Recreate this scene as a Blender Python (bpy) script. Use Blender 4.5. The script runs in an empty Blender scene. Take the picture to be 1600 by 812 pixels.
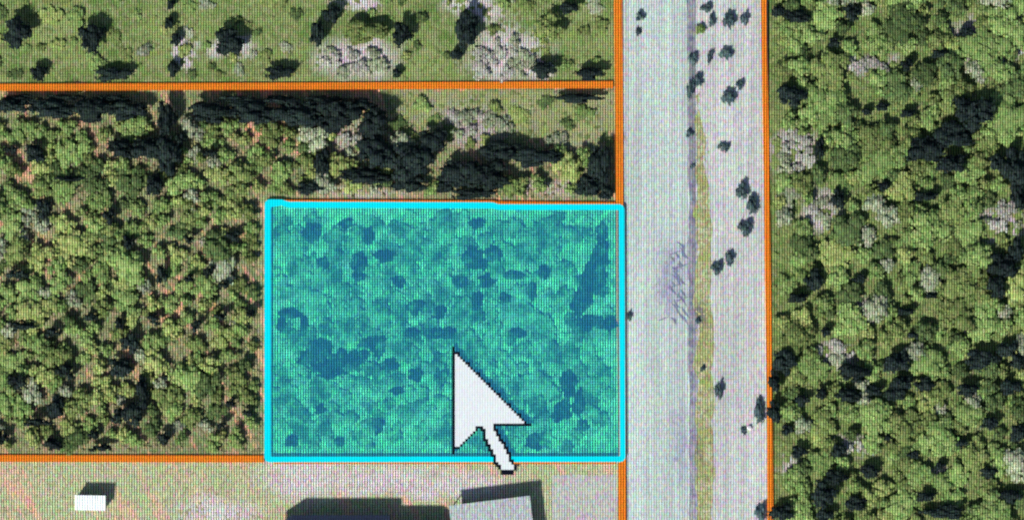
import bpy, bmesh, math, random
from mathutils import Vector, Matrix, noise as mnoise
random.seed(7)
SC = bpy.context.scene
COL = SC.collection
PI = math.pi

def PX(x, y, z=0.0):
    """point of the land: ten of the photograph's pixels are one metre"""
    return Vector(((x-800)/10.0, (406-y)/10.0, z))

# ------------------------------------------------------------------ camera
cam_d = bpy.data.cameras.new('camera'); cam = bpy.data.objects.new('camera', cam_d); COL.objects.link(cam)
cam.location = (0, 0, 1200); cam.rotation_euler = (0, 0, 0)
cam_d.sensor_width = 36; cam_d.lens = 18/(80/1200); cam_d.clip_start = 1; cam_d.clip_end = 6000
SC.camera = cam
cam_d.dof.use_dof = True; cam_d.dof.focus_distance = 600; cam_d.dof.aperture_fstop = 0.98   # hand-held picture, a touch out of focus

# ------------------------------------------------------------------ sky and sun
SUN_EL = math.radians(45); SH = Vector((0.60, 0.80))        # shadows fall to the north-east
w = bpy.data.worlds.new('World'); SC.world = w; w.use_nodes = True
bg = w.node_tree.nodes['Background']; sky = w.node_tree.nodes.new('ShaderNodeTexSky')
sky.sky_type = 'NISHITA'; sky.sun_disc = False; sky.sun_elevation = SUN_EL
sky.sun_rotation = math.atan2(-SH.x, -SH.y)
w.node_tree.links.new(sky.outputs[0], bg.inputs[0]); bg.inputs[1].default_value = 0.06
sd = bpy.data.lights.new('sun', 'SUN'); sd.energy = 3.6; sd.angle = math.radians(4); sd.color = (1.0, 0.96, 0.90)
sun = bpy.data.objects.new('sun', sd); COL.objects.link(sun)
dv = Vector((SH.x*math.cos(SUN_EL), SH.y*math.cos(SUN_EL), -math.sin(SUN_EL)))
sun.rotation_euler = dv.to_track_quat('-Z', 'Y').to_euler(); sun.location = (-60, -80, 120)
SC.view_settings.view_transform = 'Standard'; SC.view_settings.look = 'None'
SC.view_settings.exposure = 0.9; SC.view_settings.gamma = 1.0; SC.view_settings.use_curve_mapping = False
EXPO = 2**0.9

# ------------------------------------------------------------------ node helpers
class NT:
    def __init__(s, mat):
        mat.use_nodes = True; s.t = mat.node_tree; s.n = s.t.nodes; s.l = s.t.links
        s.bsdf = s.n.get('Principled BSDF'); s.out = s.n.get('Material Output')
    def new(s, k, **kw):
        nd = s.n.new(k)
        for a, b in kw.items(): setattr(nd, a, b)
        return nd
    def put(s, sock, v):
        if isinstance(v, bpy.types.NodeSocket): s.l.new(v, sock)
        else: sock.default_value = v
    def math(s, op, a, b=0.0, c=None, clamp=False):
        nd = s.new('ShaderNodeMath', operation=op, use_clamp=clamp)
        s.put(nd.inputs[0], a); s.put(nd.inputs[1], b)
        if c is not None: s.put(nd.inputs[2], c)
        return nd.outputs[0]
    def mix(s, f, a, b, blend='MIX'):
        nd = s.new('ShaderNodeMix', data_type='RGBA', blend_type=blend)
        s.put(nd.inputs[0], f)
        s.put(nd.inputs[6], a if isinstance(a, bpy.types.NodeSocket) else (*a, 1))
        s.put(nd.inputs[7], b if isinstance(b, bpy.types.NodeSocket) else (*b, 1))
        return nd.outputs[2]
    def noise(s, vec, scale, detail=3, rough=.55):
        nd = s.new('ShaderNodeTexNoise'); nd.inputs['Scale'].default_value = scale
        nd.inputs['Detail'].default_value = detail; nd.inputs['Roughness'].default_value = rough
        s.l.new(vec, nd.inputs['Vector']); return nd
    def ramp(s, f, lo, hi):
        nd = s.new('ShaderNodeMapRange', interpolation_type='SMOOTHSTEP')
        s.put(nd.inputs[0], f); nd.inputs[1].default_value = lo; nd.inputs[2].default_value = hi
        return nd.outputs[0]
    def pos(s):
        if not hasattr(s, '_p'): s._p = s.new('ShaderNodeNewGeometry').outputs['Position']
        return s._p

# the picture elements of the display: fixed 0.4 m raster lying in the land's own x and y
def raster_group():
    g = bpy.data.node_groups.new('raster', 'ShaderNodeTree')
    g.interface.new_socket('Color', in_out='INPUT', socket_type='NodeSocketColor')
    g.interface.new_socket('Depth', in_out='INPUT', socket_type='NodeSocketFloat')
    g.interface.new_socket('Tint', in_out='INPUT', socket_type='NodeSocketFloat')
    g.interface.new_socket('Color', in_out='OUTPUT', socket_type='NodeSocketColor')
    class D: pass
    s = NT.__new__(NT); s.t = g; s.n = g.nodes; s.l = g.links
    gi = g.nodes.new('NodeGroupInput'); go = g.nodes.new('NodeGroupOutput')
    p = s.pos(); sx = s.new('ShaderNodeSeparateXYZ'); s.l.new(p, sx.inputs[0])
    cx = s.math('COSINE', s.math('MULTIPLY', sx.outputs[0], 2*PI/0.4))
    cy = s.math('COSINE', s.math('MULTIPLY', sx.outputs[1], 2*PI/0.4))
    cx = s.math('MULTIPLY', s.math('MULTIPLY', cx, 1.0), gi.outputs['Depth'])
    fx = s.math('MULTIPLY_ADD', cx, 0.5, 0.5)
    colf = s.mix(fx, (0.10, 0.18, 0.05), (1.86, 1.80, 1.92))
    cy = s.math('MULTIPLY_ADD', s.math('MULTIPLY', cy, gi.outputs['Depth']), 0.22, 1.0)
    # uneven colour of single picture elements
    mp = s.new('ShaderNodeVectorMath', operation='MULTIPLY'); s.l.new(p, mp.inputs[0]); mp.inputs[1].default_value = (3.3, 1.5, 0)
    nz = s.noise(mp.outputs[0], 1.0, 2, .6)
    tn = s.mix(gi.outputs['Tint'], (.5, .5, .5), nz.outputs['Color'])
    tn2 = s.new('ShaderNodeVectorMath', operation='MULTIPLY'); s.l.new(tn, tn2.inputs[0]); tn2.inputs[1].default_value = (2, 2, 2)
    m1 = s.new('ShaderNodeVectorMath', operation='MULTIPLY'); s.l.new(gi.outputs['Color'], m1.inputs[0]); s.l.new(colf, m1.inputs[1])
    m2 = s.new('ShaderNodeVectorMath', operation='MULTIPLY'); s.l.new(m1.outputs[0], m2.inputs[0]); s.l.new(tn2.outputs[0], m2.inputs[1])
    m3 = s.new('ShaderNodeVectorMath', operation='SCALE'); s.l.new(m2.outputs[0], m3.inputs[0]); s.l.new(cy, m3.inputs['Scale'])
    s.l.new(m3.outputs[0], go.inputs[0])
    return g
RASTER = raster_group()

def raster(nt, col, depth=1.0, tint=0.6):
    nd = nt.new('ShaderNodeGroup'); nd.node_tree = RASTER
    if isinstance(col, bpy.types.NodeSocket): nt.l.new(col, nd.inputs[0])
    else: nd.inputs[0].default_value = (*col, 1)
    nd.inputs[1].default_value = depth; nd.inputs[2].default_value = tint
    return nd.outputs[0]

def finish(nt, col, depth=1.0, tint=0.6, rough=.9, spec=.1):
    nt.l.new(raster(nt, col, depth, tint), nt.bsdf.inputs['Base Color'])
    nt.bsdf.inputs['Roughness'].default_value = rough; nt.bsdf.inputs['Specular IOR Level'].default_value = spec

def blob_mask(nt, spots):
    """soft irregular patches of soil at (x, y, rx, ry) given in photograph pixels"""
    p = nt.pos(); nz = nt.noise(p, .22, 4, .6)
    d = nt.new('ShaderNodeVectorMath', operation='MULTIPLY_ADD'); nt.l.new(nz.outputs['Color'], d.inputs[0])
    d.inputs[1].default_value = (7, 7, 0); d.inputs[2].default_value = (-3.5, -3.5, 0)
    a = nt.new('ShaderNodeVectorMath', operation='ADD'); nt.l.new(p, a.inputs[0]); nt.l.new(d.outputs[0], a.inputs[1])
    tot = None
    for (x, y, rx, ry) in spots:
        c = PX(x, y)
        s1 = nt.new('ShaderNodeVectorMath', operation='SUBTRACT'); nt.l.new(a.outputs[0], s1.inputs[0]); s1.inputs[1].default_value = c
        s2 = nt.new('ShaderNodeVectorMath', operation='MULTIPLY'); nt.l.new(s1.outputs[0], s2.inputs[0]); s2.inputs[1].default_value = (10/rx, 10/ry, 0)
        ln = nt.new('ShaderNodeVectorMath', operation='LENGTH'); nt.l.new(s2.outputs[0], ln.inputs[0])
        m = nt.ramp(ln.outputs['Value'], 1.45, .35)
        tot = m if tot is None else nt.math('MAXIMUM', tot, m)
    return tot

def ground_mat(name, c1, c2, c3, spots=None, spot_col=(.3, .28, .26), depth=1.0, tint=.6, s1=.12, s2=.7, streak=0.0, diag=None):
    m = bpy.data.materials.new(name); nt = NT(m); p = nt.pos()
    a = nt.ramp(nt.noise(p, s1, 4, .6).outputs[0], .38, .62)
    b = nt.ramp(nt.noise(p, s2, 5, .7).outputs[0], .42, .66)
    col = nt.mix(b, nt.mix(a, c1, c2), c3)
    if streak:                                              # wheel tracks run along the road
        mp = nt.new('ShaderNodeVectorMath', operation='MULTIPLY'); nt.l.new(p, mp.inputs[0]); mp.inputs[1].default_value = (1.1, .02, 0)
        k = nt.math('MULTIPLY_ADD', nt.ramp(nt.noise(mp.outputs[0], 1.0, 3, .6).outputs[0], .35, .65), streak, 1-streak*.6)
        sc = nt.new('ShaderNodeVectorMath', operation='SCALE'); nt.l.new(col, sc.inputs[0]); nt.l.new(k, sc.inputs['Scale']); col = sc.outputs[0]
    if diag:                                                # worn bare streaks running north-west to south-east
        sep = nt.new('ShaderNodeSeparateXYZ'); nt.l.new(p, sep.inputs[0]); cmb = nt.new('ShaderNodeCombineXYZ')
        nt.l.new(nt.math('MULTIPLY_ADD', sep.outputs[0], .40, nt.math('MULTIPLY', sep.outputs[1], .22)), cmb.inputs[0])
        nt.l.new(nt.math('MULTIPLY_ADD', sep.outputs[0], .035, nt.math('MULTIPLY', sep.outputs[1], -.06)), cmb.inputs[1])
        col = nt.mix(nt.ramp(nt.noise(cmb.outputs[0], 1.0, 4, .65).outputs[0], .50, .64), col, diag)
    if spots: col = nt.mix(blob_mask(nt, spots), col, nt.mix(b, spot_col, tuple(v*.8 for v in spot_col)))
    finish(nt, col, depth, tint); return m

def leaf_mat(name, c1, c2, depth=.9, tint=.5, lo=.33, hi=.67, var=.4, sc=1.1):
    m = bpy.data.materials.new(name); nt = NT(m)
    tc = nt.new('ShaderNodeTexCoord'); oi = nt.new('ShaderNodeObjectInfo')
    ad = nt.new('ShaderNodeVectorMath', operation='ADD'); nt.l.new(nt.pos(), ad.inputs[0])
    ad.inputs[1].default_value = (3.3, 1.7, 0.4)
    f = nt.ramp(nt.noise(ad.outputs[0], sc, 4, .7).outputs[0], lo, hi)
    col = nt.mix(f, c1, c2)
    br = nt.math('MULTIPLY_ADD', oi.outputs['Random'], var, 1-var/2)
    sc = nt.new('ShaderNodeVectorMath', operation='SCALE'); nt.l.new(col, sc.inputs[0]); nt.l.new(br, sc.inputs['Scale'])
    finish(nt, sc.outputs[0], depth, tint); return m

def plain_mat(name, c, depth=.8, tint=.3, rough=.7, var=.25, scale=1.5):
    m = bpy.data.materials.new(name); nt = NT(m)
    f = nt.noise(nt.pos(), scale, 4, .65).outputs[0]
    finish(nt, nt.mix(f, tuple(v*(1-var) for v in c), tuple(min(1, v*(1+var)) for v in c)), depth, tint, rough); return m

def glow_mat(name, base, emit, depth, tint):
    """lit graphic of a display"""
    m = bpy.data.materials.new(name); nt = NT(m)
    nt.l.new(raster(nt, base, depth, tint), nt.bsdf.inputs['Base Color'])
    nt.l.new(raster(nt, emit, depth, tint), nt.bsdf.inputs['Emission Color']); nt.bsdf.inputs['Emission Strength'].default_value = 1/EXPO
    nt.bsdf.inputs['Roughness'].default_value = .9; nt.bsdf.inputs['Specular IOR Level'].default_value = 0
    return m

# ------------------------------------------------------------------ object helpers
def link_mesh(name, bm, mat, parent=None, smooth=False):
    me = bpy.data.meshes.new(name); bm.to_mesh(me); bm.free()
    if mat: me.materials.append(mat)
    if smooth:
        for p in me.polygons: p.use_smooth = True
    o = bpy.data.objects.new(name, me); COL.objects.link(o)
    if parent: o.parent = parent
    return o
def empty(name, loc=(0, 0, 0), rz=0.0):
    o = bpy.data.objects.new(name, None); COL.objects.link(o); o.location = loc; o.rotation_euler = (0, 0, rz)
    o.empty_display_size = .3; return o
def tag(o, label, cat, group=None, kind=None):
    if label: o['label'] = label
    if cat: o['category'] = cat
    if group: o['group'] = group
    if kind: o['kind'] = kind
    return o
def add_box(bm, x0, x1, y0, y1, z0, z1):
    v = [bm.verts.new(c) for c in ((x0,y0,z0),(x1,y0,z0),(x1,y1,z0),(x0,y1,z0),(x0,y0,z1),(x1,y0,z1),(x1,y1,z1),(x0,y1,z1))]
    for f in ((3,2,1,0),(4,5,6,7),(0,1,5,4),(1,2,6,5),(2,3,7,6),(3,0,4,7)): bm.faces.new([v[i] for i in f])
def box_obj(name, mat, parent, *a):
    bm = bmesh.new(); add_box(bm, *a); return link_mesh(name, bm, mat, parent)
def add_prism(bm, pts, z0, z1):
    """upright prism over a flat outline (counter-clockwise)"""
    lo = [bm.verts.new((p[0], p[1], z0)) for p in pts]; hi = [bm.verts.new((p[0], p[1], z1)) for p in pts]
    n = len(pts); bm.faces.new(hi); bm.faces.new(lo[::-1])
    for i in range(n): bm.faces.new((lo[i], lo[(i+1) % n], hi[(i+1) % n], hi[i]))
def sheet(name, pts, z, mat, kind='structure', wob=0.0, step=2.0):
    """flat piece of land with a slightly wandering edge; pts in photograph pixels"""
    out = []
    for i, p in enumerate(pts):
        a = PX(*p); b = PX(*pts[(i+1) % len(pts)]); L = (b-a).length; n = max(1, int(L/step)) if wob else 1
        nr = Vector((-(b-a).y, (b-a).x, 0)).normalized()
        for k in range(n):
            q = a.lerp(b, k/n)
            if wob and k: q = q + nr*wob*mnoise.fractal(Vector((q.x*.35, q.y*.35, i*3.1)), 1, 2, 3)
            out.append((q.x, q.y, z))
    bm = bmesh.new(); bm.faces.new([bm.verts.new(q) for q in out])
    bmesh.ops.recalc_face_normals(bm, faces=bm.faces)
    if bm.faces[:][0].normal.z < 0: bmesh.ops.reverse_faces(bm, faces=bm.faces[:])
    bmesh.ops.triangulate(bm, faces=bm.faces[:])
    o = link_mesh(name, bm, mat); o['kind'] = kind; return o

# ------------------------------------------------------------------ materials of the land
M_far   = ground_mat('rough_land', (.10,.12,.05), (.14,.15,.07), (.17,.165,.10))
M_mead  = ground_mat('meadow', (.070,.122,.030), (.135,.178,.056), (.165,.182,.084),
            [(560,92,62,34),(790,85,60,45),(740,15,40,20),(830,110,30,20),(360,75,40,18),(560,5,40,12),(290,80,14,30)], (.36,.33,.33))
M_scrub = ground_mat('scrub_soil', (.085,.120,.050), (.150,.165,.078), (.19,.175,.095),
            [(740,200,55,28),(545,220,25,30),(890,195,40,25),(860,290,60,14),(560,300,80,10)], (.26,.23,.18), tint=.8, diag=(.36,.205,.125))
M_grass = ground_mat('clearing_grass', (.150,.180,.060), (.190,.200,.085), (.16,.165,.11), [(740,195,50,30)], (.25,.22,.21))
M_par   = ground_mat('parcel_soil', (.16,.24,.14), (.28,.33,.22), (.10,.16,.10), s1=.25)
M_wood  = ground_mat('woodland_floor', (.055,.095,.026), (.095,.135,.040), (.130,.145,.062),
            [(1360,100,40,16),(1240,235,35,35),(1285,330,28,35),(1560,350,45,26),(1300,555,40,18),(1330,700,28,18),(1345,480,35,14),(1560,60,80,45),(1235,730,25,14),(1530,510,24,20),(1460,740,30,14)], (.30,.27,.26))
M_yard  = ground_mat('sandy_yard', (.255,.285,.16), (.295,.285,.185), (.215,.26,.135),
            [(480,745,70,40),(600,750,120,22),(700,760,90,22),(340,800,60,24)], (.37,.34,.33), tint=.9, s1=.2, diag=(.39,.255,.18))
M_road  = ground_mat('pale_road', (.305,.365,.345), (.345,.37,.355), (.285,.35,.33), [(1050,440,26,60),(1062,700,12,60)], (.23,.25,.30), depth=.5, tint=.75, s1=.3, s2=1.3, streak=.24)
M_edge  = ground_mat('road_edge', (.16,.165,.185), (.20,.195,.215), (.10,.105,.15), depth=.5, tint=.8, s1=.5, streak=.5)
M_verge = ground_mat('verge', (.215,.235,.085), (.30,.295,.20), (.145,.16,.075), [(1088,700,14,30),(1095,490,12,20)], (.13,.13,.10), depth=.7, tint=.9, s1=.35, s2=1.1)
M_shld  = ground_mat('sand_shoulder', (.32,.34,.325), (.37,.355,.35), (.29,.32,.315), depth=.5, tint=.8, s1=.3, s2=1.1, streak=.25)
M_slab  = ground_mat('yard_concrete', (.29,.30,.27), (.32,.29,.29), (.26,.29,.27), depth=.6, tint=.9, s1=.4, s2=1.3)

# ------------------------------------------------------------------ the land
sheet('ground', [(-19200,-19594),(20800,-19594),(20800,20406),(-19200,20406)], 0.0, M_far)
sheet('meadow', [(-400,-400),(965,-400),(966,135),(-400,139)], .004, M_mead)
sheet('scrub_ground', [(-400,139),(966,135),(972,318),(415,318),(415,716),(-400,716)], .004, M_scrub)
sheet('clearing', [(600,142),(960,142),(962,200),(905,228),(800,215),(690,225),(640,190)], .008, M_grass, wob=.8)
sheet('parcel_ground', [(415,318),(973,318),(975,720),(415,716)], .004, M_par)
sheet('yard', [(-400,716),(975,720),(978,1300),(-400,1300)], .004, M_yard)
sheet('woodland_floor', [(1197,-400),(2100,-400),(2100,1300),(1207,1300)], .004, M_wood)
sheet('shoulder', [(1070,-400),(1199,-400),(1209,1300),(1078,1300)], .004, M_shld)
sheet('road', [(964,-400),(1086,-400),(1090,1300),(976,1300)], .008, M_road, wob=.25)
sheet('road_edge', [(1073,-400),(1087,-400),(1092,1300),(1078,1300)], .012, M_edge, wob=.35)
sheet('verge', [(1087,150),(1093,145),(1096,190),(1104,225),(1108,290),(1111,400),(1115,560),(1114,1300),(1089,1300)], .016, M_verge, wob=.9)
sheet('concrete_pad', [(862,742),(962,740),(966,900),(864,900)], .008, M_slab, wob=.3)

bm = bmesh.new(); rm = random.Random(5)                     # slanting skid marks on the carriageway
for k in range(22):
    x = 1046 + rm.uniform(0, 20); y = 378 + k*5.6; L = rm.uniform(7, 17); wd = rm.uniform(3.4, 6.0)
    a = PX(x, y); b = PX(x+L*.8, y+L*1.1); n = Vector((-(b-a).y, (b-a).x, 0)).normalized()*wd/20; c = a.lerp(b, .5)+n*rm.uniform(-1.5, 1.5)
    z = .016 + k*.0006
    bm.faces.new([bm.verts.new((q.x, q.y, z)) for q in (a+n*.2, a-n*.2, c-n, b-n*.2, b+n*.2, c+n)])
bmesh.ops.recalc_face_normals(bm, faces=bm.faces[:])
for x, y, L in ((1046,398,18),(1052,420,24),(1044,450,22),(1058,470,20),(1030,500,16)):
    a = PX(x, y); b = PX(x+L, y-L*.35); n = Vector((-(b-a).y, (b-a).x, 0)).normalized()*.1
    bm.faces.new([bm.verts.new((q.x, q.y, .034)) for q in (a-n, b-n*.4, b+n*.4, a+n)])
for f in bm.faces:
    f.normal_update()
    if f.normal.z < 0: f.normal_flip()
o = link_mesh('skid_marks', bm, plain_mat('rubber', (.115,.13,.19), .5, .9, var=.5)); o['kind'] = 'structure'

# ------------------------------------------------------------------ the drawn parcel lines
M_or  = glow_mat('orange_line', (.05,.012,.0), (.66,.180,.020), .9, .5)
M_cy  = glow_mat('cyan_line', (.0,.13,.15), (.003,.60,.72), .3, .08)

def bar_line(name, pts, width, z0, z1, mat, label, cat, group):
    """ribbon along a run of points, built as a low solid bar"""
    P = [PX(*p) for p in pts]; L = []; R = []
    for i, p in enumerate(P):
        a = P[max(0, i-1)]; b = P[min(len(P)-1, i+1)]; t = (b-a).normalized(); n = Vector((-t.y, t.x, 0))
        L.append(p+n*width/2); R.append(p-n*width/2)
    bm = bmesh.new(); add_prism(bm, R + L[::-1], z0, z1)
    o = link_mesh(name, bm, mat); return tag(o, label, cat, group) if label else o
G = 'orange parcel boundary lines'
bar_line('boundary_line', [(-60,137),(480,135),(958,132.5)], 1.08, .016, .32, M_or, 'long orange line across the upper left, ending at the road line', 'boundary line', G)
bar_line('boundary_line', [(965,-60),(968,320),(972,716),(973,880)], 1.22, .02, .33, M_or, 'upright orange line along the left edge of the pale road', 'boundary line', G)
bar_line('boundary_line', [(1192,-60),(1198,300),(1203,700),(1204,880)], .88, .02, .31, M_or, 'upright orange line between sandy shoulder and right hand wood', 'boundary line', G)
bar_line('boundary_line', [(-60,715.5),(412,716.5)], 1.08, .016, .32, M_or, 'orange line above the white shed, ending at the cyan frame', 'boundary line', G)
bar_line('boundary_line', [(428,316.2),(770,317.2),(776,318.5),(961,319.8)], .75, .016, .30, M_or, 'thin orange sliver showing along the top of the cyan frame', 'boundary line', G)
bar_line('boundary_line', [(428,719.5),(962,719.8)], .85, .016, .30, M_or, 'thin dull orange sliver showing under the bottom of the cyan frame', 'boundary line', G)

# highlighted parcel: clear cyan panel in a bright frame, standing just over the low scrub
PZ = .66
par = tag(empty('highlighted_parcel', PX(695, 518)), 'large clear cyan rectangle with bright cyan frame beside the road', 'map highlight')
m = bpy.data.materials.new('cyan_panel'); nt = NT(m); nt.n.remove(nt.bsdf)
tr = nt.new('ShaderNodeBsdfTransparent'); nt.l.new(raster(nt, (.30, .78, .54), .6, .3), tr.inputs[0])
em = nt.new('ShaderNodeEmission'); nt.l.new(raster(nt, (.014, .115, .240), .7, .4), em.inputs[0]); em.inputs[1].default_value = 1/EXPO
ads = nt.new('ShaderNodeAddShader'); nt.l.new(tr.outputs[0], ads.inputs[0]); nt.l.new(em.outputs[0], ads.inputs[1]); nt.l.new(ads.outputs[0], nt.out.inputs[0])
def local(o, pt): return (pt - o.location)
bm = bmesh.new(); q = [local(par, PX(*p)) for p in ((420,322),(420,716),(970,716),(970,326))]
bm.faces.new([bm.verts.new((a.x, a.y, PZ)) for a in q]); link_mesh('panel', bm, m, par)
def arc(cx, cy, r, a0, a1, n=5):
    return [(cx + r*math.cos(math.radians(a0+(a1-a0)*k/n)), cy - r*math.sin(math.radians(a0+(a1-a0)*k/n))) for k in range(n+1)]
outer = arc(422,320,8.5,180,90) + [(440,311.8),(452,315),(770,316),(779,319)] + arc(967,327.5,8.5,90,0) + arc(968.5,712.5,8.5,0,-90) + arc(421.5,713,8.5,-90,-180)
inner = arc(425.3,325.3,2,180,90) + [(440,321.3),(452,324.8),(770,325.8),(779,328.1)] + arc(965,330.3,2,90,0) + arc(966.6,710.2,2,0,-90) + arc(425.3,710.7,2,-90,-180)
bm = bmesh.new(); n = len(outer)
oo = [local(par, PX(*p)) for p in outer]; ii = [local(par, PX(*p)) for p in inner]
V = {}
for k in range(n):
    for s, L in (('o', oo), ('i', ii)):
        for z, h in (('l', PZ-.10), ('h', PZ+.06)): V[s, z, k] = bm.verts.new((L[k].x, L[k].y, h))
for k in range(n):
    j = (k+1) % n
    bm.faces.new((V['i','h',k], V['i','h',j], V['o','h',j], V['o','h',k])); bm.faces.new((V['o','l',k], V['o','l',j], V['i','l',j], V['i','l',k]))
    bm.faces.new((V['o','h',k], V['o','h',j], V['o','l',j], V['o','l',k])); bm.faces.new((V['i','l',k], V['i','l',j], V['i','h',j], V['i','h',k]))
bmesh.ops.recalc_face_normals(bm, faces=bm.faces[:])
link_mesh('frame', bm, M_cy, par)

# pointer: stepped outline in cells of 4 photograph pixels
cells = set((0, r) for r in range(42))
for c in range(1, 29): cells.add((c, c+1)); 
for c in range(2, 29, 4): cells.add((c, c)); cells.add((c, c+1))
for c in range(16, 31): cells.add((c, 30))
cells |= {(1, 39), (2, 39)} | {(c, 41-c) for c in range(3, 10)} | {(10, 31), (9, 31)}
def run(pts):
    for (a, b), (c, d) in zip(pts, pts[1:]):
        for k in range(13): cells.add((round(a+(c-a)*k/12), round(b+(d-b)*k/12)))
run([(11,31),(12,34),(13,37),(14,39),(15,41),(16,44),(17,46),(18,47)])
run([(16,31),(17,33),(18,35),(20,38),(21,40),(22,42),(23,45),(24,46)])
cells |= {(17,32),(17,34),(21,39),(22,41)}
for c in range(19, 24): cells |= {(c, 48), (c, 49)}
cells |= {(24, 47), (18, 48)} - {(18, 48)}
out = set(); st = [(-2, -2)]
while st:
    c = st.pop()
    if c in out or c in cells or not (-2 <= c[0] <= 33 and -2 <= c[1] <= 52): continue
    out.add(c); st += [(c[0]+1,c[1]),(c[0]-1,c[1]),(c[0],c[1]+1),(c[0],c[1]-1)]
white = {(x, y) for x in range(33) for y in range(52)} - out - cells
cur = tag(empty('mouse_pointer', PX(707, 541)), 'white arrow pointer with stepped black outline over the cyan rectangle', 'pointer')
def cell_mesh(name, cs, mat, z0, z1):
    bm = bmesh.new(); g = .4; vv = {}
    def v(x, y, z):
        if (x, y, z) not in vv: vv[x, y, z] = bm.verts.new((x*g, -y*g, z0 if z == 0 else z1))
        return vv[x, y, z]
    for (x, y) in cs:
        bm.faces.new((v(x,y+1,1), v(x+1,y+1,1), v(x+1,y,1), v(x,y,1))); bm.faces.new((v(x,y,0), v(x+1,y,0), v(x+1,y+1,0), v(x,y+1,0)))
        for (dx, dy, a, b) in ((-1,0,(0,0),(0,1)),(1,0,(1,1),(1,0)),(0,-1,(1,0),(0,0)),(0,1,(0,1),(1,1))):
            if (x+dx, y+dy) not in cs:
                bm.faces.new((v(x+a[0],y+a[1],0), v(x+b[0],y+b[1],0), v(x+b[0],y+b[1],1), v(x+a[0],y+a[1],1)))
    return link_mesh(name, bm, mat, cur)
M_wh = glow_mat('pointer_white', (.05,.05,.05), (.73,.79,.83), .16, .2)
M_bk = bpy.data.materials.new('pointer_black'); nt = NT(M_bk); nt.bsdf.inputs['Base Color'].default_value = (.004,.005,.010,1); nt.bsdf.inputs['Roughness'].default_value = 1; nt.bsdf.inputs['Specular IOR Level'].default_value = 0
cell_mesh('arrow_face', white, M_wh, PZ+.08, PZ+.20)
cell_mesh('arrow_outline', cells, M_bk, PZ+.08, PZ+.23)

# ------------------------------------------------------------------ buildings along the bottom edge
M_shroof = plain_mat('shed_metal', (.52,.56,.58), .5, .4)
M_shwall = plain_mat('shed_wall', (.40,.42,.42), .6, .3)
M_door   = plain_mat('shed_door', (.22,.24,.24), .6, .3)
M_roof   = plain_mat('dark_shingle', (.014,.021,.040), .6, .3, var=.4)
M_wall   = plain_mat('house_wall', (.30,.29,.27), .6, .3)
M_glass  = plain_mat('dark_glass', (.03,.04,.05), .3, .1, rough=.2)
M_galv   = plain_mat('galvanised', (.27,.30,.30), .55, .9)
M_post   = plain_mat('post_timber', (.12,.10,.08), .5, .3)

c = PX(142.5, 784)
shed = tag(empty('shed', c, -.02), 'small white metal shed in the bottom left corner, with a black shadow', 'shed')
box_obj('wall', M_shwall, shed, -2.2, 2.2, -1.0, 1.0, .01, 2.1)
for k in range(9):                                          # ribbed roof sheets, mono pitch to the south
    bm = bmesh.new(); x0 = -2.4 + k*.533; x1 = x0 + .52; lift = .015 if k % 2 else 0.0
    v = [bm.verts.new(p) for p in ((x0,-1.2,2.12+lift),(x1,-1.2,2.12+lift),(x1,1.15,2.42+lift),(x0,1.15,2.42+lift),(x0,-1.2,2.17+lift),(x1,-1.2,2.17+lift),(x1,1.15,2.47+lift),(x0,1.15,2.47+lift))]
    for f in ((3,2,1,0),(4,5,6,7),(0,1,5,4),(1,2,6,5),(2,3,7,6),(3,0,4,7)): bm.faces.new([v[i] for i in f])
    link_mesh('roof_sheet', bm, M_shroof, shed)
d = box_obj('door', M_door, shed, -.5, .5, -1.05, -1.003, .02, 1.95)
box_obj('handle', M_post, d, .35, .42, -1.10, -1.052, .95, 1.10)

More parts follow.
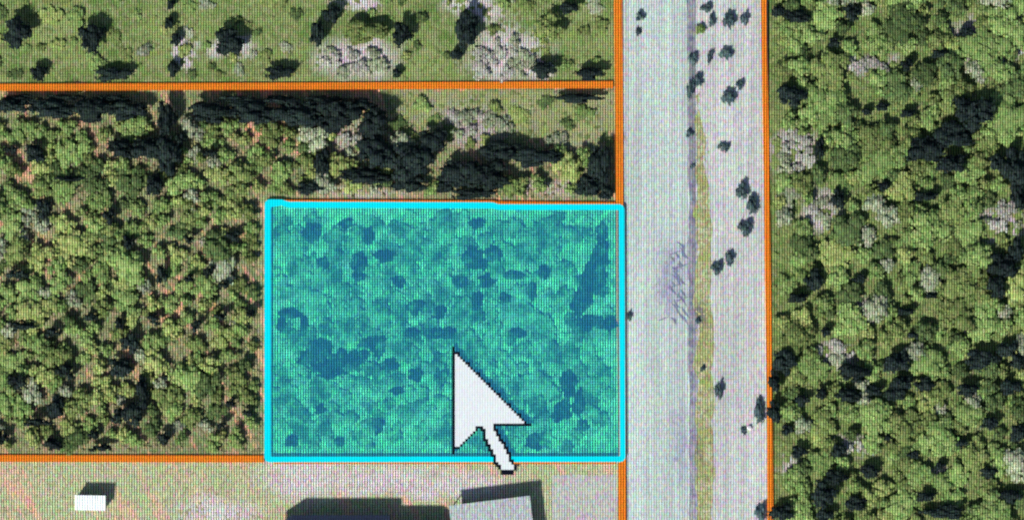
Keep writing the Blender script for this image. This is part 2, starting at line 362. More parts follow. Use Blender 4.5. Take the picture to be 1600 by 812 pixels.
# dark roofed house: two ranges, most of it below the picture's edge
ho = tag(empty('house', PX(557, 870)), 'dark roofed house at the bottom edge casting a long black shadow', 'house')
def chamfered(x0, x1, y0, y1, cw, ce, d):
    """plan with cut north corners: cw, ce along the front and d down the sides"""
    return [(x0, y0), (x1, y0)] + ([(x1, y1-d), (x1-ce, y1)] if ce else [(x1, y1)]) + ([(x0+cw, y1), (x0, y1-d)] if cw else [(x0, y1)])
def range_(x0, x1, y0, y1, cw, ce, d, ze, zr, ins):
    o_ = .6; bm = bmesh.new(); add_prism(bm, chamfered(x0+o_, x1-o_, y0+o_, y1-o_, cw, ce, d), .01, ze-.2); link_mesh('wall', bm, M_wall, ho)
    P = chamfered(x0, x1, y0, y1, cw, ce, d); n = len(P); ym = (y0+y1)/2; bm = bmesh.new()
    e = [bm.verts.new((p[0], p[1], ze)) for p in P]; f = [bm.verts.new((p[0], p[1], ze-.18)) for p in P]
    r0 = bm.verts.new((x0+ins, ym, zr)); r1 = bm.verts.new((x1-ins, ym, zr)); xm = (x0+x1)/2
    for k in range(n):
        a, b = P[k], P[(k+1) % n]; j = (k+1) % n; bm.faces.new((f[k], f[j], e[j], e[k]))
        ra, rb = (r0 if a[0] < xm else r1), (r0 if b[0] < xm else r1)
        bm.faces.new((e[k], e[j], rb, ra) if ra is not rb else (e[k], e[j], ra))
    bm.faces.new(f[::-1]); rf = link_mesh('roof', bm, M_roof, ho)
    xa, xb = x0+cw, x1-ce; N = 9
    for k in range(N):                                      # lapped shingle courses on the front slope
        a, b = k/N, min(.985, (k+1.12)/N); pts = []
        for t, up in ((a, .05), (b, .02)):
            z = ze+(zr-ze)*t+up; y = y1+.02+(ym-y1)*t
            pts += [(xa+(x0+ins-xa)*t+.03, y, z), (xb+(x1-ins-xb)*t-.03, y, z)]
        bm = bmesh.new(); v = [bm.verts.new(p) for p in pts]; lo = [bm.verts.new((p[0], p[1], p[2]-.015)) for p in pts]
        for q in ((v[1], v[0], v[2], v[3]), (lo[0], lo[1], lo[3], lo[2]), (v[0], v[1], lo[1], lo[0]), (v[0], lo[0], lo[2], v[2]), (v[1], v[3], lo[3], lo[1]), (v[2], lo[2], lo[3], v[3])): bm.faces.new(q)
        link_mesh('shingle_course', bm, M_roof, rf)
    return rf
rf = range_(-12.8, 5.2, -6.6, 6.7, 2.9, 0, 1.9, 3.2, 5.4, 6.0)
rf2 = range_(5.22, 14.3, -6.5, 5.9, 0, 2.2, 1.6, 2.75, 3.9, 3.0)
box_obj('chimney', M_wall, rf, -3.4, -2.6, -.4, .4, 4.9, 6.1)
for x in (-9.5, -6.0, -2.5):
    wn = box_obj('window', M_wall, ho, x-.75, x+.75, 6.103, 6.17, .95, 2.25); box_obj('pane', M_glass, wn, x-.65, x+.65, 6.173, 6.185, 1.05, 2.15)
dr = box_obj('door', M_post, ho, 1.2, 2.2, 6.103, 6.16, .02, 2.1); box_obj('handle', M_galv, dr, 2.03, 2.10, 6.163, 6.22, .95, 1.1)

# pale roofed carport beside it
cp = tag(empty('carport', PX(772, 836), math.radians(7)), 'pale ribbed metal carport roof outlined by a black shadow, beside dark house', 'carport')
for k in range(12):
    bm = bmesh.new(); x0 = -6.4 + k*1.06; add_box(bm, x0, x0+1.03, -5.6, 5.6, 2.95+(.03 if k % 2 else 0), 3.02+(.03 if k % 2 else 0)); link_mesh('roof_sheet', bm, M_galv, cp)
for x in (-6.0, 0, 6.0):
    for y in (-5.2, 5.2): box_obj('post', M_post, cp, x-.07, x+.07, y-.07, y+.07, .01, 2.78)
for y in (-5.2, 5.2): box_obj('beam', M_post, cp, -6.3, 6.3, y-.08, y+.08, 2.783, 2.945)

# ------------------------------------------------------------------ trees and bushes
M_bark = plain_mat('bark', (.11,.085,.06), .6, .3)
LEAF = {
 'dark':   leaf_mat('leaf_dark',   (.005,.010,.012), (.015,.025,.020)),  # near-black foliage; deep shade around the crowns is put into this colour
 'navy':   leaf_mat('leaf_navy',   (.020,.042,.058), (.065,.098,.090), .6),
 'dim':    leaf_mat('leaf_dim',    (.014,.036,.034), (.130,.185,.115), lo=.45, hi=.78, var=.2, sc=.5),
 'shade':  leaf_mat('leaf_shade',  (.034,.060,.022), (.075,.110,.036)),
 'olive':  leaf_mat('leaf_olive',  (.070,.105,.030), (.135,.165,.055)),
 'green':  leaf_mat('leaf_green',  (.082,.145,.040), (.170,.228,.076)),
 'yellow': leaf_mat('leaf_yellow', (.125,.170,.046), (.225,.260,.090)),
 'grey':   leaf_mat('leaf_grey',   (.130,.160,.095), (.225,.245,.165)),
 'tan':    leaf_mat('leaf_tan',    (.220,.165,.095), (.310,.230,.150)),
 'pale':   leaf_mat('leaf_pale',   (.180,.185,.155), (.275,.270,.235)),
 'bright': leaf_mat('leaf_bright', (.055,.105,.060), (.340,.390,.250), lo=.36, hi=.66, var=.2, sc=.34),
 'fresh':  leaf_mat('leaf_fresh',  (.045,.090,.050), (.310,.370,.220), lo=.36, hi=.66, var=.2, sc=.34),
 'silver': leaf_mat('leaf_silver', (.070,.110,.075), (.370,.400,.290), lo=.36, hi=.66, var=.2, sc=.34),
}
WORD = {'dark': 'dark green', 'navy': 'blue black', 'olive': 'olive green', 'green': 'mid green', 'yellow': 'yellow green', 'grey': 'pale grey green', 'tan': 'tan and dry', 'pale': 'pale bare', 'shade': 'deep green', 'dim': 'dark', 'bright': 'light green', 'fresh': 'mid green', 'silver': 'pale grey green'}

def crown_mesh(name, seed, lobes, leaves, flat=1.0, lean=0.0):
    """lumpy crown: sub-crowns of different size with gaps between, covered in leaf tufts; unit radius, unit height"""
    r = random.Random(seed); bm = bmesh.new(); L = []
    for k in range(lobes):
        a = k*2.399 + r.uniform(-.5, .5); d = math.sqrt((k+.3)/lobes)*r.uniform(.55, .78); s = r.uniform(.24, .46)*(1.15-.35*d)
        L.append((Vector((d*math.cos(a), d*math.sin(a), .32 + .38*(1-d*d)*r.uniform(.6, 1.3) + r.uniform(-.06, .08))), s))
    for (c, s) in L:
        res = bmesh.ops.create_icosphere(bm, subdivisions=2, radius=s*.86)
        for v in res['verts']:
            q = v.co.copy(); q *= 1 + .5*mnoise.noise(q*4.0 + c*7 + Vector((seed, 0, 0)))
            v.co = Vector((q.x, q.y, q.z*.72*flat)) + c
    for k in range(leaves):
        c, s = L[r.randrange(lobes)]
        dr = Vector((r.gauss(0, 1), r.gauss(0, 1), abs(r.gauss(0, 1))*.8)).normalized()
        p = c + Vector((dr.x, dr.y, dr.z*.72*flat))*s*r.uniform(.82, 1.28)
        n = (dr + Vector((r.uniform(-.7, .7), r.uniform(-.7, .7), r.uniform(.1, .9)))).normalized()
        t = n.orthogonal().normalized(); t.rotate(Matrix.Rotation(r.uniform(0, 6.28), 3, n)); b = n.cross(t)
        u = r.uniform(.08, .17); w_ = u*r.uniform(.5, .9)
        bm.faces.new([bm.verts.new(p+e) for e in (t*u, b*w_, -t*u, -b*w_)])
    for v in bm.verts: v.co.z = max(v.co.z, .06)
    for f in bm.faces: f.smooth = len(f.verts) == 3
    me = bpy.data.meshes.new(name); bm.to_mesh(me); bm.free(); me.materials.append(LEAF['green'])
    return me
def trunk_mesh(name, seed, stems):
    r = random.Random(seed); bm = bmesh.new()
    def tube(a, b, ra, rb, n=6):
        t = (b-a).normalized(); u = t.orthogonal().normalized(); v = t.cross(u)
        A = [bm.verts.new(a+(u*math.cos(2*PI*i/n)+v*math.sin(2*PI*i/n))*ra) for i in range(n)]
        B = [bm.verts.new(b+(u*math.cos(2*PI*i/n)+v*math.sin(2*PI*i/n))*rb) for i in range(n)]
        for i in range(n): bm.faces.new((A[i], A[(i+1)%n], B[(i+1)%n], B[i]))
    fork = Vector((r.uniform(-.04, .04), r.uniform(-.04, .04), .22))
    tube(Vector((0, 0, -.02)), fork, .085, .06)
    for k in range(stems):
        a = k*2*PI/stems + r.uniform(-.4, .4); tube(fork, Vector((.42*math.cos(a), .42*math.sin(a), r.uniform(.38, .55))), .045, .016)
    me = bpy.data.meshes.new(name); bm.to_mesh(me); bm.free(); me.materials.append(M_bark); return me
CROWNS = [crown_mesh('crown', 10+k, 9+k % 4, 170) for k in range(10)]
LOWS = [crown_mesh('foliage', 40+k, 9+k % 4, 150, .8) for k in range(8)]
SMALL = [crown_mesh('foliage', 70+k, 6+k % 3, 110) for k in range(6)]
TRUNKS = [trunk_mesh('trunk', 5+k, 4) for k in range(4)]; STEMS = [trunk_mesh('stem', 25+k, 5) for k in range(4)]

used = set()
def proto(name, kind):
    """one plant of each kind with its parts; every other one is copied from it"""
    e = bpy.data.objects.new(name, None)
    c_ = bpy.data.objects.new('crown' if kind == 'tree' else 'foliage', {'tree': CROWNS, 'low': LOWS, 'small': SMALL}[kind][0])
    t_ = bpy.data.objects.new('trunk' if kind == 'tree' else 'stem', (TRUNKS if kind == 'tree' else STEMS)[0])
    return e, c_, t_, kind
def plant(pr, p, rx, ry, h, leaf, label, cat, group, rz=None):
    e0, c0, t0, kind = pr
    e = e0.copy(); COL.objects.link(e); e.location = (p.x, p.y, .012); e.scale = (rx, ry, h)
    e.rotation_euler = (0, 0, rz if rz is not None else random.uniform(-.5, .5))
    c_ = c0.copy(); COL.objects.link(c_); c_.parent = e; pool = {'tree': CROWNS, 'low': LOWS, 'small': SMALL}[kind]
    c_.data = random.choice(pool); c_.rotation_euler = (0, 0, random.uniform(0, 6.28)) if abs(rx-ry) < .25*rx else (0, 0, random.choice((0, PI)))
    c_.material_slots[0].link = 'OBJECT'; c_.material_slots[0].material = LEAF[leaf]
    t_ = t0.copy(); COL.objects.link(t_); t_.parent = e; t_.data = random.choice(TRUNKS if kind == 'tree' else STEMS)
    return tag(e, label, cat, group)
ROWS = ['along the top edge', 'near the top', 'a quarter down', 'above mid height', 'at mid height', 'below mid height', 'three quarters down', 'near the bottom', 'along the bottom edge']
COLS = {'wood': ['hard by orange line', 'near the orange line', 'left of mid wood', 'in mid wood', 'right of mid wood', 'near right edge', 'at right edge'],
        'scrub': ['at left edge', 'near left edge', 'left of mid scrub', 'in mid scrub', 'right of mid scrub', 'near cyan frame', 'above cyan frame', 'up right of cyan corner'],
        'par': ['inside cyan frame, left side', 'left in cyan parcel', 'left of cyan centre', 'in cyan middle', 'right of cyan centre', 'right in cyan parcel', 'inside cyan frame, right side'],
        'mead': ['at left of meadow', 'left in meadow', 'left of mid meadow', 'in mid meadow', 'right of mid meadow', 'right in meadow', 'at right of meadow']}
SPAN = {'wood': (1208, 1600, 0, 812), 'scrub': (0, 420, 140, 710), 'par': (424, 966, 326, 710), 'mead': (0, 960, 0, 230)}
NAMED = {}
def describe(e, region, what, leaf, rx, ry):
    """remember a plant whose label is worded once all of them stand"""
    p = e.location; x = p.x*10+800; y = 406-p.y*10
    if region == 'mead' and x > 1200: region = 'wood'
    x0, x1, y0, y1 = SPAN[region]; C = COLS[region]
    if region == 'scrub' and x > 415: col = C[6] if x < 690 else C[7]
    else: n = 6 if region == 'scrub' else 7; col = C[min(n-1, max(0, int((x-x0)/(x1-x0)*n)))]
    row = ROWS[min(8, max(0, int(y/812*9)))]
    m = max(rx, ry); size = 'small' if m < 1.05 else 'large' if m > 1.75 else ''
    shape = 'wide' if rx > 1.45*ry else 'upright' if ry > 1.45*rx else 'round' if leaf == 'dark' and rx < 1.15*ry and ry < 1.15*rx else ''
    lab = ' '.join(w for w in (size, shape, WORD[leaf], what, col+',', row) if w)
    NAMED.setdefault(lab, []).append(e)
def word_labels():
    for lab, es in NAMED.items():
        if len(es) == 1: es[0]['label'] = lab; continue
        dx = max(e.location.x for e in es)-min(e.location.x for e in es); dy = max(e.location.y for e in es)-min(e.location.y for e in es)
        if dx > dy: es = sorted(es, key=lambda e: e.location.x); w = ('left', 'right', 'leftmost', 'rightmost')
        else: es = sorted(es, key=lambda e: -e.location.y); w = ('upper', 'lower', 'topmost', 'lowest')
        if len(es) == 2: t = [w[0]+' of two', w[1]+' of two']
        elif len(es) == 3: t = [w[2]+' of three', 'middle of three', w[3]+' of three']
        elif len(es) == 4: t = [w[2]+' of four', 'second '+('from left' if dx > dy else 'from top'), 'third '+('from left' if dx > dy else 'from top'), w[3]+' of four']
        elif len(es) <= 6: t = [w[2]+' of several', 'second '+('from left' if dx > dy else 'from top')] + ['in mid row']*(len(es)-4) + ['last but one to the '+('right' if dx > dy else 'bottom'), w[3]+' of several']
        else: t = [w[2]+' of several'] + ['between the end ones']*(len(es)-2) + [w[3]+' of several']
        for e, q in zip(es, t):
            full = lab+', '+q; W = full.split()
            if len(W) > 16: full = full.replace('dark green', 'dark').replace('pale grey green', 'grey green').replace('mid green', 'green')
            e['label'] = full

P_OAK = proto('oak_tree', 'tree'); P_WOOD = proto('woodland_tree', 'tree'); P_SCRUB = proto('scrub_bush', 'small'); P_LOW = proto('low_shrub', 'low'); P_ROAD = proto('roadside_bush', 'small'); P_MEAD = proto('meadow_bush', 'small')

occ = []      # (x, y, r) of what stands already
def off(h): return Vector((SH.x*h, SH.y*h, 0))
# dark trees: (x, y, rx, ry, height, leaf, label)
DARK_NW = [
 (30,48,28,30,3.2,'dark','dark round tree at the left edge of the top meadow'),
 (148,52,26,30,3.4,'dark','dark leaning tree alone in the top meadow, second from the left'),
 (362,58,30,28,3.0,'dark','dark round tree alone in the middle of the top left meadow'),
 (64,110,17,16,2.2,'dark','small dark tree touching the orange line below the leftmost meadow tree'),
 (183,113,36,13,2.0,'dark','low wide dark tree just above the orange line, left part'),
 (500,48,14,24,3.0,'dark','narrow dark tree left of the larger grey green meadow tree'),
 (522,18,18,16,2.6,'dark','dark tree at the top edge above the grey soil patch'),
 (575,45,42,24,2.6,'olive','broad olive tree above the pale grey soil patch'),
 (632,48,20,24,3.2,'dark','dark tree right of the broad olive tree in the top meadow'),
 (734,40,22,36,3.4,'dark','tall dark tree between the two pale soil patches at the top'),
 (716,82,11,12,2.2,'dark','small dark tree below the tall dark one between soil patches'),
 (622,112,9,9,1.6,'dark','small dark bush tree at the right end of the pale soil patch'),
 (442,110,28,13,2.0,'dark','dark tree above the orange line, left of the pale soil patch'),
 (858,40,28,26,2.4,'olive','broad olive tree at the top near the road line'),
 (893,8,18,12,2.8,'dark','dark tree at the top edge, last before the road line'),
 (853,106,24,15,2.6,'dark','blue black tree above the orange line, left of the corner'),
 (925,112,28,12,2.4,'dark','blue black tree in the corner of the orange lines'),
]
for (x, y, rx, ry, h, lf, lb) in DARK_NW:
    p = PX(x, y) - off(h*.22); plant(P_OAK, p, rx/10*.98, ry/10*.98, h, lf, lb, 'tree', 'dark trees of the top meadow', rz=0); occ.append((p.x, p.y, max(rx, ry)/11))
for (x, y, r, lb) in ((268,8,9,'topmost tree'),(265,36,10,'second small tree down'),(275,62,11,'third small tree down'),(271,108,12,'lowest tree')):
    p = PX(x, y); plant(P_OAK, p, r/10*.9, r/10*1.2, 1.8, 'dark', lb+' in the upright row of four small meadow trees', 'tree', 'row of small dark trees', rz=0)
DARK_W = [(30,150,26,6,2.6),(105,150,36,6,2.8),(180,151,34,7,2.8),(370,152,34,7,3.0),(440,152,36,8,3.0),(510,153,34,8,3.0),(565,160,28,11,3.0),(22,160,34,15,3.4),(85,165,45,18,3.6),(150,168,42,20,3.8),(205,168,34,18,3.6),(264,180,18,34,4.0),(335,172,38,18,3.6),(400,170,45,22,3.8),(465,172,45,24,4.0),  # leading row of dark trees added to fill out the shadow belt
 (530,172,45,26,4.2),(588,188,30,26,4.2),(195,228,28,16,3.4),(235,228,34,20,3.6),(268,238,22,34,4.0),(245,285,16,20,3.0),(58,235,18,18,3.0),(592,232,34,30,3.8),(640,250,40,34,3.8),
 (680,215,26,22,3.2),(575,272,50,14,2.8),(640,285,32,14,2.6),(485,291,26,12,2.4),(720,268,36,26,3.4),(762,270,38,26,3.4),(745,300,40,10,2.2),(785,232,38,18,3.0),(842,242,42,18,3.0),
 (940,255,22,38,4.0),(925,288,26,22,3.4),(948,295,14,16,3.0),(905,152,44,8,1.8),(700,290,18,12,2.4),(505,250,14,24,2.6),(520,192,22,14,2.8)]
for (x, y, rx, ry, h) in DARK_W:
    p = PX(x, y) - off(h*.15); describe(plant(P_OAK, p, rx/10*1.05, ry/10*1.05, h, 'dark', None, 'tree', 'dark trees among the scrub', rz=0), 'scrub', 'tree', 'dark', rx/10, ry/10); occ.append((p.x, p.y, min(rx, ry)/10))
DARK_SC = [(115,275,26,6),(72,320,16,18),(175,335,10,18),(245,290,11,14),(30,425,20,10),(190,500,8,12),(145,490,12,10),(245,495,14,12),(40,505,28,7),(85,515,14,10),(205,530,18,22),(190,570,26,18),(105,575,18,16),(30,590,20,16),
 (90,630,18,22),(60,655,26,8),(215,640,22,26),(190,645,20,18),(225,605,14,24),(150,675,10,10),(8,680,12,16),(85,690,22,10),(160,695,22,8),(260,680,14,10),(310,505,10,12),(350,490,12,8),(300,430,10,8),(355,440,10,9),(395,485,8,9),(365,625,12,9),(370,365,14,12),(300,370,10,8),(330,420,10,12),
 (285,215,12,14),(330,235,14,8),(350,660,10,7),(390,640,10,8),(255,425,10,22),(20,230,14,8),(205,375,12,14)]
for (x, y, rx, ry) in DARK_SC:
    p = PX(x, y) - off(.5); describe(plant(P_SCRUB, p, rx/10, ry/10, random.uniform(2.2, 3.2), 'dark', None, 'bush', 'dark bushes in the left scrub', rz=0), 'scrub', 'bush', 'dark', rx/10, ry/10); occ.append((p.x, p.y, min(rx, ry)/10))
DARK_E = [(1240,146,26,18,2.6),(1248,22,26,12,2.4),(1218,15,12,12,2.2),(1334,18,15,13,2.4),(1305,63,12,9,1.8),(1525,170,40,32,4.0),(1495,205,38,24,3.6),(1450,228,36,24,3.4),(1488,250,28,18,3.0),(1588,255,24,34,4.0),(1595,300,16,26,3.6),
 (1568,410,26,22,3.2),(1560,445,18,22,3.0),(1312,306,12,18,2.6),(1450,304,24,9,2.0),(1384,287,12,10,2.0),(1282,228,9,20,2.6),(1275,432,18,18,2.8),(1250,462,20,10,2.2),(1228,560,22,22,3.0),(1212,590,10,20,2.6),(1338,578,28,16,2.6),(1402,560,26,20,2.8),
 (1410,592,22,14,2.4),(1456,459,13,6,1.6),(1418,484,18,7,1.8),(1535,556,32,20,2.8),(1575,542,20,14,2.4),(1328,613,26,12,2.4),(1285,611,10,11,2.0),(1400,612,22,12,2.0),(1212,638,12,20,2.6),(1308,740,22,16,2.8),(1288,768,22,22,3.0),
 (1360,732,18,12,2.2),(1222,795,22,14,2.6),(1292,800,16,12,2.4),(1430,707,12,8,1.8),(1470,725,10,8,1.6),(1390,680,10,7,1.6),(1548,657,16,12,2.2),(1478,795,38,14,2.6),(1545,735,18,10,2.0),(1420,98,12,12,2.2),(1470,82,16,9,1.8),(1380,165,12,8,1.6),(1420,175,14,8,1.8),
 (1355,172,10,6,1.6),(1345,433,14,8,1.8),(1292,515,9,9,1.8),(1430,520,12,8,1.8),(1590,385,14,20,2.8),(1312,700,14,12,2.0),(1510,48,14,9,1.8),(1560,250,14,16,2.6),(1582,600,20,14,2.4),(1250,702,16,12,2.0),(1512,606,22,12,2.2),(1446,596,18,12,2.2),(1368,606,16,10,2.0),(1594,672,16,18,2.6),(1340,782,20,14,2.4),(1255,622,14,10,2.0),(1450,772,18,10,2.2),(1592,560,14,14,2.4),(1580,772,22,12,2.2),(1500,690,18,9,1.9),(1232,668,12,10,1.9)]
for (x, y, rx, ry, h) in DARK_E:
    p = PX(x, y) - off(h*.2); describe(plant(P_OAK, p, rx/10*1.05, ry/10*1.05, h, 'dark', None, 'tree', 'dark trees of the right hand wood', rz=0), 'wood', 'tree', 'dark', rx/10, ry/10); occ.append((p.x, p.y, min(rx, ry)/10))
# low shrubs under the cyan panel; their dark colour stands in for soft shadows
DARK_P = [(940,362,10,16),(925,425,16,26),(905,480,14,20),(515,575,30,16),(480,560,18,12),(610,570,16,14),(700,520,16,10),(650,585,12,12),(575,535,16,10),(760,440,14,12),(745,470,10,14),(850,425,10,12),(880,640,16,14),(910,665,10,10),(540,350,12,8),(620,440,12,10),(938,400,14,26),(935,440,15,30),(915,460,14,26),(920,505,24,12),(950,505,18,11),(888,600,14,24),(905,628,11,26),(500,548,24,18),(530,560,20,14),(592,545,13,20),(560,560,20,12),(688,488,10,11),(742,405,22,20),(770,395,16,14),(602,400,18,10),(455,490,22,8),(440,505,8,16),(475,505,8,18),
 (488,365,16,18),(505,410,12,10),(800,430,22,7),(830,455,8,16),(790,465,14,8),(560,410,14,16),(575,370,9,14),(650,480,16,12),(590,665,10,14),(455,690,14,10),(560,430,10,12),(745,350,14,8),(645,520,14,8),(680,520,18,10),(690,590,12,18),(835,690,14,14),(870,650,10,10),(720,440,14,10),(810,520,16,10),(530,690,10,8),(500,640,10,8),(620,610,12,7)]
for (x, y, rx, ry) in DARK_P:
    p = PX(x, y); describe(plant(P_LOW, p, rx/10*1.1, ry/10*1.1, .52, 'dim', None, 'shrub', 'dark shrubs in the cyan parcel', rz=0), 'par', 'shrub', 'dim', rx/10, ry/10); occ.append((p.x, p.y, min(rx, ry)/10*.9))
# bushes along the road: (x, y, rx, ry, h, label)
ROADB = [(1000,25,6,9,1.0,'small blue black bush at the top of the road, beside the orange line'),(998,50,4,8,.7,'slim dark bush on the road edge under the top bush'),
 (1105,12,8,8,.9,'dark bush at the top edge of the grass verge'),(1112,32,4,13,1.0,'slim tall dark bush on the verge near the top'),(1139,32,8,14,1.3,'oval dark bush on the sandy shoulder, nearest the top'),(1163,28,6,11,1.0,'slim dark bush beside the right orange line at the top'),
 (1095,46,7,9,.8,'round green bush on the verge, between two dark ones'),(1084,92,6,12,1.0,'dark bush on the road edge, level with the first gap in the orange lines'),(1110,88,4,12,.8,'slim bluish bush on the verge beside two darker bushes'),(1134,84,9,10,1.0,'round dark bush on shoulder, second from the top'),
 (1080,138,6,17,1.2,'long dark bush on the road edge, level with the orange crossing'),(1092,124,7,10,1.0,'brown dark bush touching the long road edge bush'),(1138,152,9,13,1.3,'dark bush on shoulder with a forked shadow'),(1157,132,5,9,1.0,'slim bush up and right of the forked shadow bush'),
 (1077,208,5,8,.7,'small dark bush on the road edge above the verge grass'),(1131,229,8,9,.9,'lone round dark bush on upper shoulder, well above the pair'),(1160,298,10,13,1.5,'large dark bush by the right orange line, upper of three'),(1175,320,9,13,1.5,'dark bush by the right orange line, middle of three'),(1166,355,9,15,1.3,'oval dark bush by the right orange line, lowest of three'),
 (1141,402,7,10,1.2,'grey dark bush on shoulder, right one of a close pair'),(1121,418,7,12,1.3,'black bush on shoulder, left one of a close pair'),(1123,607,6,15,1.2,'lone oval dark bush on the lower shoulder'),(1186,642,8,18,1.2,'dark bush against the right orange line, lower part'),(1162,672,5,6,.5,'small dark bush beside a pale stone on the shoulder'),
 (1190,800,7,20,1.4,'dark bush at the bottom against the right orange line'),(983,492,4,9,.6,'little dark bush on the road edge touching the cyan frame'),(1091,500,4,5,.5,'tiny dark bush in the verge grass, mid height'),(1098,575,4,5,.5,'tiny dark bush in the verge grass, lower half'),(1082,260,4,4,.4,'tiny dark tuft on the road edge')]
for (x, y, rx, ry, h, lb) in ROADB:
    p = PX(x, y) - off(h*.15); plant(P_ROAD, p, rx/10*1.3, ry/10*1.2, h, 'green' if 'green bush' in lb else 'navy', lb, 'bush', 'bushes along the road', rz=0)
bm = bmesh.new(); bmesh.ops.create_icosphere(bm, subdivisions=2, radius=.42)
for v in bm.verts: v.co *= 1+.3*mnoise.noise(v.co*2.2); v.co.z *= .7
st = link_mesh('stone', bm, plain_mat('pale_stone', (.5, .5, .5), .4, .3)); st.location = PX(1171, 668, .2); tag(st, 'pale stone beside a small dark bush on the sandy shoulder', 'stone')

# lighter plants filling thicket, parcel and wood
LINES = [('h',136,-99,966),('h',716,-99,420),('v',968,-99,900),('v',1199,-99,900)]
def near_line(x, y, r):
    for (k, c, a, b) in LINES:
        if k == 'h' and a < x < b and abs(y-c) < r*10+7: return True
        if k == 'v' and abs(x-c-(y-406)*.007) < r*10+7: return True
    return 410-r*10 < x < 980+r*10 and 312-r*10 < y < 722+r*10 and not (424+r*9 < x < 966-r*9 and 326+r*9 < y < 710-r*9)
def fill(pr, n, inside, rr, hh, leaves, base, cat, group, gap, tries=30000):
    made = []
    rnd = random.Random(len(base)*31+n)
    for _ in range(tries):
        if len(made) >= n: break
        x, y = rnd.uniform(-14, 1614), rnd.uniform(-14, 826)
        if not inside(x, y): continue
        if base == 'scrub' and x < 410 and ((x-800)*.087+(406-y)*.049 + 1.2*math.sin(y*.021)) % 6.2 < 1.5 and rnd.random() < .85: continue
        big = len(made) < n*.09 and base in ('wood', 'scrub')          # a few broad old crowns first
        r = rnd.uniform(*rr)*rnd.choice((1, 1, .75, 1.2)) if not big else rr[1]*rnd.uniform(1.05, 1.45)
        if near_line(x, y, r*.92): continue
        p = PX(x, y)
        if any((p.x-a)**2+(p.y-b)**2 < (gap*(r+c))**2 for a, b, c in made): continue
        if any((p.x-a)**2+(p.y-b)**2 < (.62*(r+c))**2 for a, b, c in occ): continue
        lf = rnd.choice(leaves); h = rnd.uniform(*hh)*min(1.15, .6+.4*r/rr[1])
        made.append((p.x, p.y, r)); inview = -8 < x < 1608 and -8 < y < 820
        ra, rb = r*rnd.uniform(.85, 1.15), r*rnd.uniform(.85, 1.15)
        describe(plant(pr, p, ra, rb, h, lf, None, cat, group), base, cat, lf, ra, rb)
    return made
PALE = [(560,95,55,28),(790,92,50,30),(745,195,45,22),(1360,100,36,12),(1240,240,28,28),(1285,330,22,26),(1560,345,36,20),(1300,555,30,14),(1330,702,22,14),(545,222,18,22)]
def in_scrub(x, y): return (x < 410 and 192 < y < 706) or (405 < x < 640 and 200 < y < 308) or (840 < x < 960 and 240 < y < 308) or (640 < x < 850 and 280 < y < 308)
def in_par(x, y): return 424 < x < 966 and 328 < y < 708
def in_wood(x, y): return x > 1208
def in_mead(x, y): return (x < 958 and y < 126 and not (500 < x < 620 and 62 < y < 125) and not (745 < x < 830 and 50 < y < 125)) or (610 < x < 955 and 146 < y < 225)
a0 = fill(P_MEAD, 60, lambda x, y: any(((x-a)/c)**2+((y-b)/d)**2 < 1 for a, b, c, d in PALE), (1.0, 1.8), (.5, .9), ['pale','pale','grey'], 'mead', 'bush', 'pale bare bushes on grey soil', .5)
occ += [(a, b, c*.8) for a, b, c in a0]
a1 = fill(P_SCRUB, 300, in_scrub, (1.1, 2.4), (1.1, 2.2), ['green','olive','green','green','grey','green','yellow','shade','olive','yellow'], 'scrub', 'bush', 'light bushes of the left scrub', .52)
a2 = fill(P_LOW, 270, in_par, (1.1, 2.4), (.24, .46), ['bright','fresh','silver','bright','fresh'], 'par', 'shrub', 'low shrubs in the cyan parcel', .48)
a3 = fill(P_WOOD, 300, in_wood, (1.2, 2.9), (1.1, 2.2), ['green','olive','yellow','green','green','grey','shade','olive','green','shade'], 'wood', 'tree', 'light trees of the right hand wood', .49)
a4 = fill(P_MEAD, 80, in_mead, (.7, 1.9), (.3, .8), ['green','olive','grey','shade','olive','yellow'], 'mead', 'bush', 'small bushes in the meadow', .9)
word_labels()
print('planted', len(a1), len(a2), len(a3), len(a4), len(bpy.data.objects))

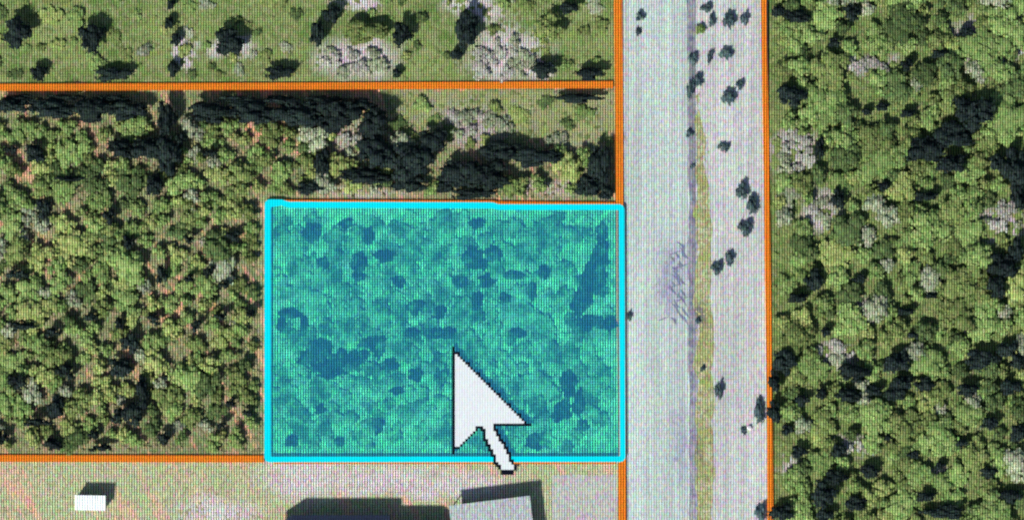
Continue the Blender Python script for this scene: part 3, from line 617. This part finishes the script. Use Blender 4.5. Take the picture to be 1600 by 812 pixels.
# ground cover: tufts of grass and undergrowth nobody could count
def cover(name, inside, n, rr, hh, mat, label, cat, seed, thin=None):
    r = random.Random(seed); bm = bmesh.new(); k = 0
    verts = []; faces = []
    while k < n:
        x, y = r.uniform(-60, 1660), r.uniform(-60, 872)
        if not inside(x, y): continue
        k += 1
        p = PX(x, y); s = r.uniform(*rr); h = r.uniform(*hh); m_ = r.choice((5, 6, 7)); b0 = len(verts)
        for i in range(m_):
            a = 2*PI*i/m_ + r.uniform(-.3, .3); q = s*r.uniform(.5, 1.2); verts.append((p.x+q*math.cos(a), p.y+q*math.sin(a), .018))
        for i in range(3):
            a = 2*PI*i/3 + r.uniform(-.5, .5); q = s*r.uniform(.25, .55); verts.append((p.x+q*math.cos(a), p.y+q*math.sin(a), h*r.uniform(.7, 1.1)))
        top = [b0+m_+i for i in range(3)]; faces.append(top)
        for i in range(m_):
            j = (i+1) % m_; t = top[int(i*3/m_) % 3]; t2 = top[int(j*3/m_) % 3] if j else top[0]
            faces.append((b0+i, b0+j, t))
            if t2 != t: faces.append((b0+j, t2, t))
    me = bpy.data.meshes.new(name); me.from_pydata(verts, [], faces); me.materials.append(mat)
    o = bpy.data.objects.new(name, me); COL.objects.link(o); return tag(o, label, cat, None, 'stuff')
def clear(f): return lambda x, y: f(x, y) and not near_line(x, y, .25)
M_tuft = leaf_mat('tuft_green', (.085,.120,.038), (.150,.170,.070)); M_under = leaf_mat('undergrowth', (.075,.115,.032), (.140,.165,.060)); M_dry = leaf_mat('dry_tuft', (.12,.14,.06), (.22,.19,.11))
cover('meadow_grass', clear(in_mead), 1100, (.25, .6), (.03, .10), M_tuft, 'rough yellow green grass of the upper meadow', 'grass', 3)
cover('undergrowth', clear(in_wood), 2600, (.4, 1.1), (.08, .25), M_under, 'green undergrowth between the trees of the right hand wood', 'undergrowth', 4)
cover('scrub_grass', clear(in_scrub), 1900, (.3, .7), (.08, .3), M_dry, 'dry grass between the bushes of the left scrub', 'grass', 5)
cover('verge_grass', lambda x, y: 1088 < x < 1107 and y > 215, 220, (.12, .35), (.03, .10), leaf_mat('verge_leaf', (.19,.20,.09), (.27,.25,.13), .7), 'yellow green grass strip along the pale road', 'grass', 6)
cover('yard_grass', lambda x, y: x < 420 and y > 728 and not (105 < x < 190 and 740 < y < 805), 420, (.12, .35), (.03, .1), leaf_mat('yard_leaf', (.22,.23,.12), (.30,.27,.18)), 'sparse short grass on the pale yard', 'grass', 8)
